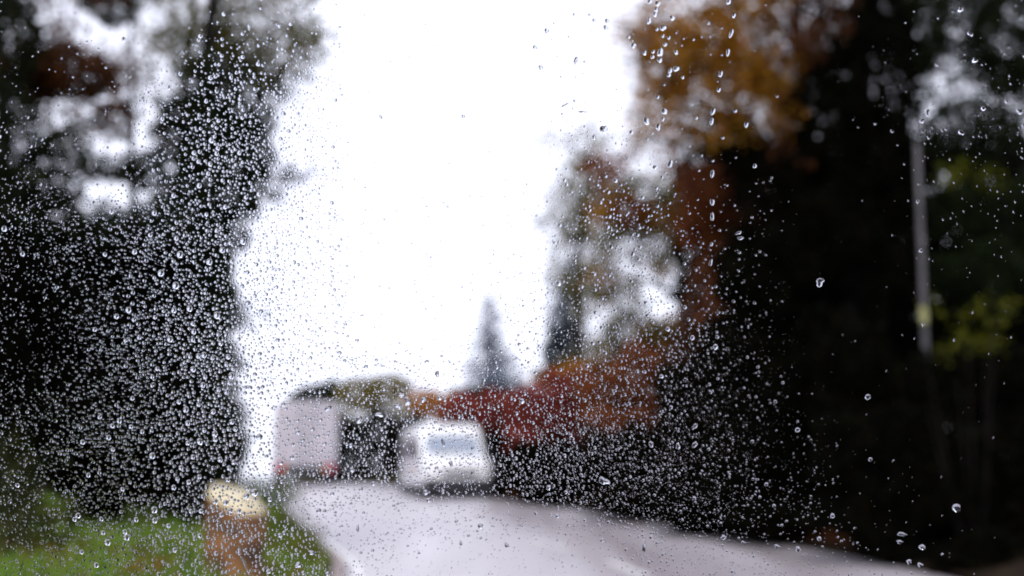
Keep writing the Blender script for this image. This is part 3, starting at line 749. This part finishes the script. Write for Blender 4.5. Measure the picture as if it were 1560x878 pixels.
SIZE = np.array([
 [2.6, 2.8, 3.2, 4.2, 4.2, 2.2, 2.0, 2.0, 2.4, 3.0, 3.6, 3.2, 3, 3, 4, 4],
 [2.6, 3.0, 4.0, 4.6, 4.2, 2.2, 2.0, 2.0, 2.4, 3.0, 3.6, 3.2, 3, 3, 4, 4],
 [2.8, 3.0, 4.4, 4.8, 4.2, 2.2, 2.0, 2.0, 2.2, 3.6, 3.6, 3.6, 3, 3, 4, 4],
 [3.4, 3.8, 4.6, 4.8, 3.8, 2.2, 2.0, 2.0, 2.2, 4.2, 4.0, 3.8, 3, 3, 4, 4],
 [3.0, 4.0, 4.6, 5.2, 3.8, 2.2, 2.0, 2.0, 2.4, 3.8, 3.8, 3.6, 3, 3, 3, 3],
 [3.0, 4.0, 4.8, 5.6, 4.0, 2.4, 2.2, 2.4, 2.8, 3.6, 3.6, 3.4, 3.4, 3, 3, 3],
 [3.8, 4.2, 4.6, 5.8, 4.6, 4.0, 4.2, 3.4, 3.2, 3.4, 3.4, 3.2, 3.2, 3, 3, 3],
 [4.0, 4.2, 4.8, 5.4, 4.8, 4.4, 4.0, 3.6, 3.4, 3.4, 3.2, 3.2, 3.4, 3.4, 3.4, 3],
 [4.0, 4.4, 4.8, 5.0, 4.6, 2.7, 2.3, 2.2, 2.2, 2.4, 2.8, 3.2, 3.6, 3.8, 4, 3]], float)
def samp(T, x, y):
    x = -x if x < 0 else (3120 - x if x > 1560 else x); y = -y if y < 0 else (1756 - y if y > 878 else y)
    fx_ = min(max((x - 49) / 97.5, 0), 14.999); fy_ = min(max((y - 49) / 97.5, 0), 7.999)
    i, j = int(fx_), int(fy_); a, b_ = fx_ - i, fy_ - j
    return T[j, i] * (1 - a) * (1 - b_) + T[j, i + 1] * a * (1 - b_) + T[j + 1, i] * (1 - a) * b_ + T[j + 1, i + 1] * a * b_

# (px, py, width, height, tilt degrees, irregularity, label)
STREAK = 'raindrop of the dotted trail over the golden tree, %s'
ORD = ['at its very top', 'second from the top', 'long and leaning, third from the top', 'fourth from the top', 'fifth from the top', 'small, sixth from the top', 'seventh from the top',
       'eighth from the top', 'long and isolated in its middle', 'bright, over the rust red leaves', 'tall one below the rust red leaves', 'low down over the black trees', 'at its lower end']
trail = [(1110, 3, 7, 10, 10), (1118, 24, 6, 8, 5), (1114, 51, 6, 15, 22), (1109, 80, 6, 13, 12), (1098, 113, 6, 11, 12), (1095, 137, 6, 8, 8), (1086, 170, 7, 12, 14), (1084, 185, 7, 12, 4),
         (1085, 265, 6, 14, 2), (1085, 308, 7, 12, 0), (1085, 330, 6, 14, 2), (1083, 400, 5, 12, 8), (1084, 372, 5, 7, 0)]
SPECIAL = [(*t, .12, STREAK % ORD[i]) for i, t in enumerate(trail)]
CL = 'raindrop in the loose cluster over the golden leaves left of the dotted trail'
for t in [(990, 3, 7, 8, 20), (1002, 6, 8, 10, 30), (1000, 15, 7, 8, 0), (998, 22, 7, 9, 20), (989, 32, 7, 11, 20), (1010, 43, 10, 10, 0), (1024, 28, 7, 9, 0), (1001, 45, 5, 5, 0), (982, 81, 7, 7, 0),
          (995, 79, 6, 6, 0), (1006, 80, 10, 13, 0), (1013, 68, 6, 7, 0), (1019, 58, 5, 6, 0), (1010, 55, 5, 6, 0), (1030, 80, 7, 7, 0), (1005, 92, 8, 9, 10), (994, 87, 6, 7, 0), (1021, 108, 7, 9, 0),
          (1030, 105, 9, 11, 30), (1019, 115, 7, 6, 0), (1040, 118, 5, 5, 0), (1012, 170, 9, 11, 15), (1010, 182, 5, 6, 0), (985, 185, 9, 13, -5), (1003, 194, 8, 10, 15), (998, 255, 8, 8, 0), (1021, 250, 8, 12, 10),
          (1061, 180, 5, 5, 0), (1120, 169, 7, 5, 0), (1137, 190, 7, 9, 25), (1101, 210, 6, 4, 0)]:
    SPECIAL.append((*t, .22, CL))
for t in [(925, 33, 8, 8, 0, .2, 'round raindrop at the tip of the golden branch, upper of two'), (923, 43, 9, 9, 0, .2, 'round raindrop at the tip of the golden branch, lower of two'),
          (905, 32, 6, 7, 0, .2, 'small raindrop on white sky just left of the golden branch tip'), (898, 23, 5, 5, 0, .2, 'tiny raindrop on white sky above left of the golden branch tip'),
          (965, 70, 9, 8, 0, .2, 'raindrop in the sky notch below the golden branch'), (958, 57, 5, 6, 0, .2, 'small raindrop high in the sky notch below the golden branch'),
          (877, 93, 7, 12, 20, .4, 'curved raindrop alone on the white sky left of the golden tree'), (833, 48, 9, 9, 0, .3, 'faint raindrop on white sky furthest left of the golden branch'),
          (815, 73, 7, 8, 0, .3, 'upper of two faint raindrops in the middle of the white sky'), (824, 104, 8, 9, 0, .3, 'lower of two faint raindrops in the middle of the white sky'),
          (862, 160, 5, 12, 60, .4, 'slanting thread of water on the sky above the pale tree'), (888, 171, 14, 4, 0, .4, 'flat thread of water on the sky above the pale tree'),
          (920, 197, 11, 15, 35, .3, 'large slanting raindrop at the top of the pale tree'), (905, 209, 6, 9, 10, .2, 'raindrop just left of the slanting one on the pale tree'),
          (580, 179, 5, 8, -25, .3, 'dark speck of a raindrop at the left of the open sky'), (706, 178, 7, 6, 0, .3, 'dark speck of a raindrop high in the middle of the open sky'),
          (650, 551, 7, 6, 0, .3, 'upper of two raindrops on the sky above the orange bush'), (666, 570, 8, 10, 0, .3, 'lower of two raindrops on the sky above the orange bush'),
          (544, 519, 6, 6, 0, .3, 'raindrop on the empty sky above the grey lorry'),
          (547, 639, 11, 13, 0, .2, 'large pale raindrop right of the grey lorry'), (612, 602, 10, 9, 0, .5, 'upper blot of water above the white van'), (621, 612, 13, 11, 10, .5, 'broad blot of water above the white van'),
          (607, 619, 11, 10, 0, .5, 'lower left blot of water above the white van'), (645, 609, 10, 9, 0, .3, 'round raindrop over the orange bush top'), (578, 632, 13, 8, 0, .4, 'wide raindrop over the olive bush'),
          (500, 622, 12, 10, 0, .4, 'wide raindrop at the top right corner of the lorry'),
          (675, 675, 5, 14, -8, .3, 'thread of water across the van windscreen'), (687, 707, 8, 9, -20, .5, 'dark raindrop in the middle of the van bonnet'), (652, 714, 7, 6, 0, .3, 'dark raindrop at the left of the van bonnet'),
          (720, 720, 5, 10, 8, .3, 'dark raindrop at the right of the van bonnet'), (720, 683, 4, 9, 5, .3, 'thin raindrop at the right of the van windscreen'),
          (1058, 650, 6, 14, 35, .35, 'long slanting raindrop on the dark hedge, upper of the pair'), (1058, 678, 6, 15, 40, .35, 'long slanting raindrop on the dark hedge, lower of the pair'),
          (992, 677, 7, 11, 5, .3, 'raindrop hanging in front of the rusty hedge, left'), (1033, 680, 8, 10, 0, .3, 'raindrop hanging in front of the rusty hedge, right'), (920, 733, 15, 13, 0, .5, 'ragged blot of water low on the dark hedge'),
          (836, 743, 8, 8, 0, .2, 'round raindrop just above the road edge right of the van'), (981, 832, 8, 18, 8, .5, 'curled raindrop on the wet road right of the centre line'), (978, 851, 5, 5, 0, .2, 'round raindrop just below the curled one'),
          (917, 823, 7, 6, 0, .2, 'raindrop on the road beside the centre dash'), (772, 831, 6, 10, -15, .3, 'raindrop on the pale road left of the centre dash'), (702, 828, 5, 8, 0, .3, 'raindrop in the middle of the pale road'),
          (545, 805, 4, 14, 3, .3, 'thin thread of water on the road beside the left verge'), (1322, 605, 9, 9, 0, .1, 'lone round raindrop high on the black right side'),
          (1215, 655, 8, 8, 0, .1, 'lone raindrop in the black bushes left of the pole'), (1457, 774, 13, 14, 0, .1, 'large lone raindrop low in the black right corner'), (1326, 700, 7, 6, 0, .1, 'small lone raindrop in the middle of the black bushes'),
          (1374, 814, 14, 7, 8, .3, 'wide pale raindrop at the near end of the road edge'), (1371, 826, 11, 6, 0, .3, 'wide raindrop just under the pale wide one'), (1405, 834, 9, 11, -20, .3, 'tilted raindrop above the road corner'),
          (1385, 856, 9, 7, 10, .3, 'raindrop on the road corner'), (1402, 861, 9, 8, 0, .3, 'raindrop furthest right on the road corner'), (1216, 837, 9, 8, 30, .3, 'bright raindrop on the far edge of the pinkish road'),
          (1248, 821, 8, 7, 0, .2, 'raindrop just above the pinkish road edge'), (1184, 833, 9, 7, 0, .3, 'raindrop on the edge of the pinkish road'), (1102, 819, 9, 8, 0, .3, 'raindrop over the red brown road edge'),
          (1249, 430, 14, 12, 0, .4, 'smeared ring of water on the black right side'), (1463, 15, 10, 9, 0, .4, 'dark raindrop on the topmost bright gap at the right'), (1478, 52, 9, 8, 0, .4, 'dark raindrop above the broad bright gap at right'),
          (1485, 92, 11, 8, 20, .4, 'dark raindrop low on the broad bright gap at right'), (1413, 172, 8, 10, 20, .4, 'dark raindrop on the bright gap at the top of the pole'), (1404, 185, 8, 7, 0, .4, 'dark raindrop at the top of the grey pole'),
          (1464, 202, 10, 9, 0, .3, 'dark raindrop on the green glow right of the pole'), (1553, 170, 10, 10, 0, .3, 'dark raindrop on the bright gap at the right edge'), (1150, 253, 7, 6, 0, .3, 'dark raindrop under the rust red leaves'),
          (1406, 494, 5, 5, 0, .2, 'dark raindrop in front of the yellow marker'), (1398, 307, 5, 7, 0, .3, 'raindrop half way up the grey pole'), (1403, 382, 6, 7, 20, .3, 'raindrop on the lower grey pole'),
          (372, 858, 6, 20, -28, .4, 'slanting thread of water in front of the tree stump'), (455, 861, 10, 12, 10, .4, 'bright raindrop low beside the stump'), (475, 842, 10, 9, 0, .4, 'pale raindrop over the grass at the road edge'),
          (235, 777, 11, 11, 0, .1, 'large round raindrop left of the stump'), (188, 60, 8, 8, 0, .1, 'large raindrop on the bright upper left gap'), (1128, 363, 9, 6, 0, .3, 'bright raindrop right of the dotted trail'),
          (1125, 355, 10, 5, -30, .3, 'slanting raindrop right of the dotted trail')]:
    SPECIAL.append(t)

cells = {}; drops = []
def fits(x, y, r):
    i, j = int(x // 16), int(y // 16)
    for a in (i - 1, i, i + 1):
        for b_ in (j - 1, j, j + 1):
            for (u, v, q) in cells.get((a, b_), ()):
                if (u - x) ** 2 + (v - y) ** 2 < (r + q) ** 2 * .98: return False
    return True
def put(x, y, r): cells.setdefault((int(x // 16), int(y // 16)), []).append((x, y, r))
for s in SPECIAL:
    put(s[0], s[1], max(s[2], s[3]) / 2 + 1)
MX, MY = 820, 260
def clump(x, y):     # slow variation in how thickly the rain lies
    return 1 + .35 * math.sin(x * .021 + math.sin(y * .017) * 2) * math.cos(y * .026 + math.sin(x * .013) * 2)
pool = []
for _ in range(430000):
    x, y = random.uniform(-MX, 1560 + MX), random.uniform(-MY, 878 + MY)
    if not (-40 < x < 1600 and -40 < y < 918) and random.random() < .4: continue
    if random.random() * 250 * (.92 if samp(SIZE, x, y) > 2.5 else 1.5) > samp(DENS, x, y) * clump(x, y): continue
    q_ = samp(SIZE, x, y); q_ = q_ * (.59 if x < 900 else .54) if q_ > 2.8 else q_ * (.62 + .3 * max(0, (q_ - 2.2) / .6))
    sz_ = q_ * math.exp(random.gauss(-.05, .40))
    pool.append((sz_, x, y))
pool.sort(reverse=True)
for s_, x, y in pool:
    r = s_ / 2
    if fits(x, y, r + .15): put(x, y, r); drops.append((x, y, s_))
print('drops', len(drops))

def cap_mesh(px, py, w, h, tilt, irr, alpha, seg, ring, rot):
    """A bead of water: round cap with contact angle alpha on the outer face; returns verts in pane space (metres), faces."""
    k = FD / FPX
    V, F = [], []
    a = math.radians(alpha); ph = [random.uniform(0, 6.28) for _ in range(3)]
    ct, st = math.cos(math.radians(tilt)), math.sin(math.radians(tilt))
    H = (1 - math.cos(a)) / math.sin(a) * min(w, h) / 2 * k      # cap height
    for j in range(ring + 1):
        t = j / ring                                             # 0 rim .. 1 apex
        rho = math.cos(t * math.pi / 2) ** .85
        # height of a spherical cap at rho
        R = 1 / math.sin(a); z = (math.sqrt(max(R * R - rho * rho, 0)) - math.sqrt(R * R - 1)) / (R - math.sqrt(R * R - 1)) * H
        if j == ring: V.append((0, 0, z)); break
        for q in range(seg):
            th = 2 * math.pi * q / seg
            m_ = 1 + irr * (.55 * math.sin(2 * th + ph[0]) + .35 * math.sin(3 * th + ph[1]) + .2 * math.sin(5 * th + ph[2]))
            x, y = math.cos(th) * rho * m_ * w / 2, math.sin(th) * rho * m_ * h / 2
            V.append(((x * ct + y * st) * k, (-x * st + y * ct) * k, z))
    V = np.array(V); V[-1, :2] = 0
    # pane space: x right, y up, outward is -z
    V = np.stack([V[:, 0], V[:, 1], -V[:, 2]], 1)
    V += np.array([(px - 780) * k, (439 - py) * k, 0])
    for j in range(ring - 1):
        for q in range(seg):
            q2 = (q + 1) % seg
            F += [(j * seg + q, (j + 1) * seg + q2, j * seg + q2), (j * seg + q, (j + 1) * seg + q, (j + 1) * seg + q2)]
    t_ = (ring - 1) * seg; ap = len(V) - 1
    for q in range(seg): F.append((t_ + q, ap, t_ + (q + 1) % seg))
    # flat foot on the glass: its own vertices so that it stays flat when shaded smooth
    nb = len(V)
    V = np.concatenate([V, V[:seg]])
    for q in range(1, seg - 1): F.append((nb, nb + q, nb + q + 1))
    return V, np.array(F)
WM = CM @ Matrix.Translation((0, 0, -FD))
def drop_object(V, F, label, group):
    c = V[:, :3].mean(0)
    o = np_link('raindrop', V - c, F, M['water'], None, smooth=True)
    o.matrix_basis = WM @ Matrix.Translation(Vector(c))
    tag(o, label, 'raindrop', group)
for (px, py, w, h, tilt, irr, label) in SPECIAL:
    V, F = cap_mesh(px, py, w * .92, h * .95, tilt, irr, 56, 28, 8, 0)
    drop_object(V, F, label, 'raindrops on the windscreen')
rest = []
drops.sort(key=lambda t: -t[2])
def region(x, y):
    if x < 420: return ('bead of rain over the dark trees on the left' if y < 740 else 'bead of rain over the grass and stump at lower left')
    if x < 560 and y > 580: return 'bead of rain over the grey lorry'
    if y > 570: return 'bead of rain over the autumn hedge and the bushes' if x < 1150 and y < 790 else 'bead of rain low on the glass over the road'
    if x < 850: return 'bead of rain on the open white sky'
    return 'bead of rain over the trees on the right'
left = 300 - len(SPECIAL); SINGLE = []
for dp in drops:
    if left > 0 and 3 < dp[0] < 1557 and 3 < dp[1] < 875: SINGLE.append(dp); left -= 1
    else: rest.append(dp)
def contact(x, y, s_):
    if x < 230 and s_ >= 3: return 36 + random.uniform(-6, 12)
    if x > 960 and y > 400 and s_ >= 2.4: return 46 + random.uniform(-6, 10)
    return 26 if s_ < 2.2 else (40 if s_ < 2.8 else random.uniform(38, 52))
for x, y, s_ in SINGLE:
    V, F = cap_mesh(x, y, s_, s_ * random.uniform(1, 1.12), random.uniform(-20, 20), .06, 62, 20, 6, 0)
    rg = region(x, y); drop_object(V, F, rg, rg.replace('bead', 'beads', 1))
TPL = {}
for al in (26, 32, 36, 40, 44, 48, 52):
    for k in range(9):
        irr = .07 if k < 8 else .24
        V, F = cap_mesh(780, 439, 1, random.uniform(1.0, 1.15), 0, irr, al, 12, 4, 0)
        TPL[al, k] = V
TF = F; ALS = np.array([26, 32, 36, 40, 44, 48, 52]); K = FD / FPX
VV, FF, nb = [], [], 0
for x, y, s_ in rest:
    al = int(ALS[np.abs(ALS - contact(x, y, s_)).argmin()])
    V = TPL[al, random.randrange(9)]
    a = random.uniform(-.6, .6); ca, sa = math.cos(a) * s_, math.sin(a) * s_
    W = np.empty_like(V)
    W[:, 0] = V[:, 0] * ca - V[:, 1] * sa + (x - 780) * K
    W[:, 1] = V[:, 0] * sa + V[:, 1] * ca + (439 - y) * K
    W[:, 2] = V[:, 2] * s_
    VV.append(W); FF.append(TF + nb); nb += len(V)
o = np_link('fine_rain', np.concatenate(VV), np.concatenate(FF), M['water'], None, smooth=True)
o.matrix_basis = WM
tag(o, 'thousands of fine beads of rain spread over the windscreen', 'rain', kind='stuff')
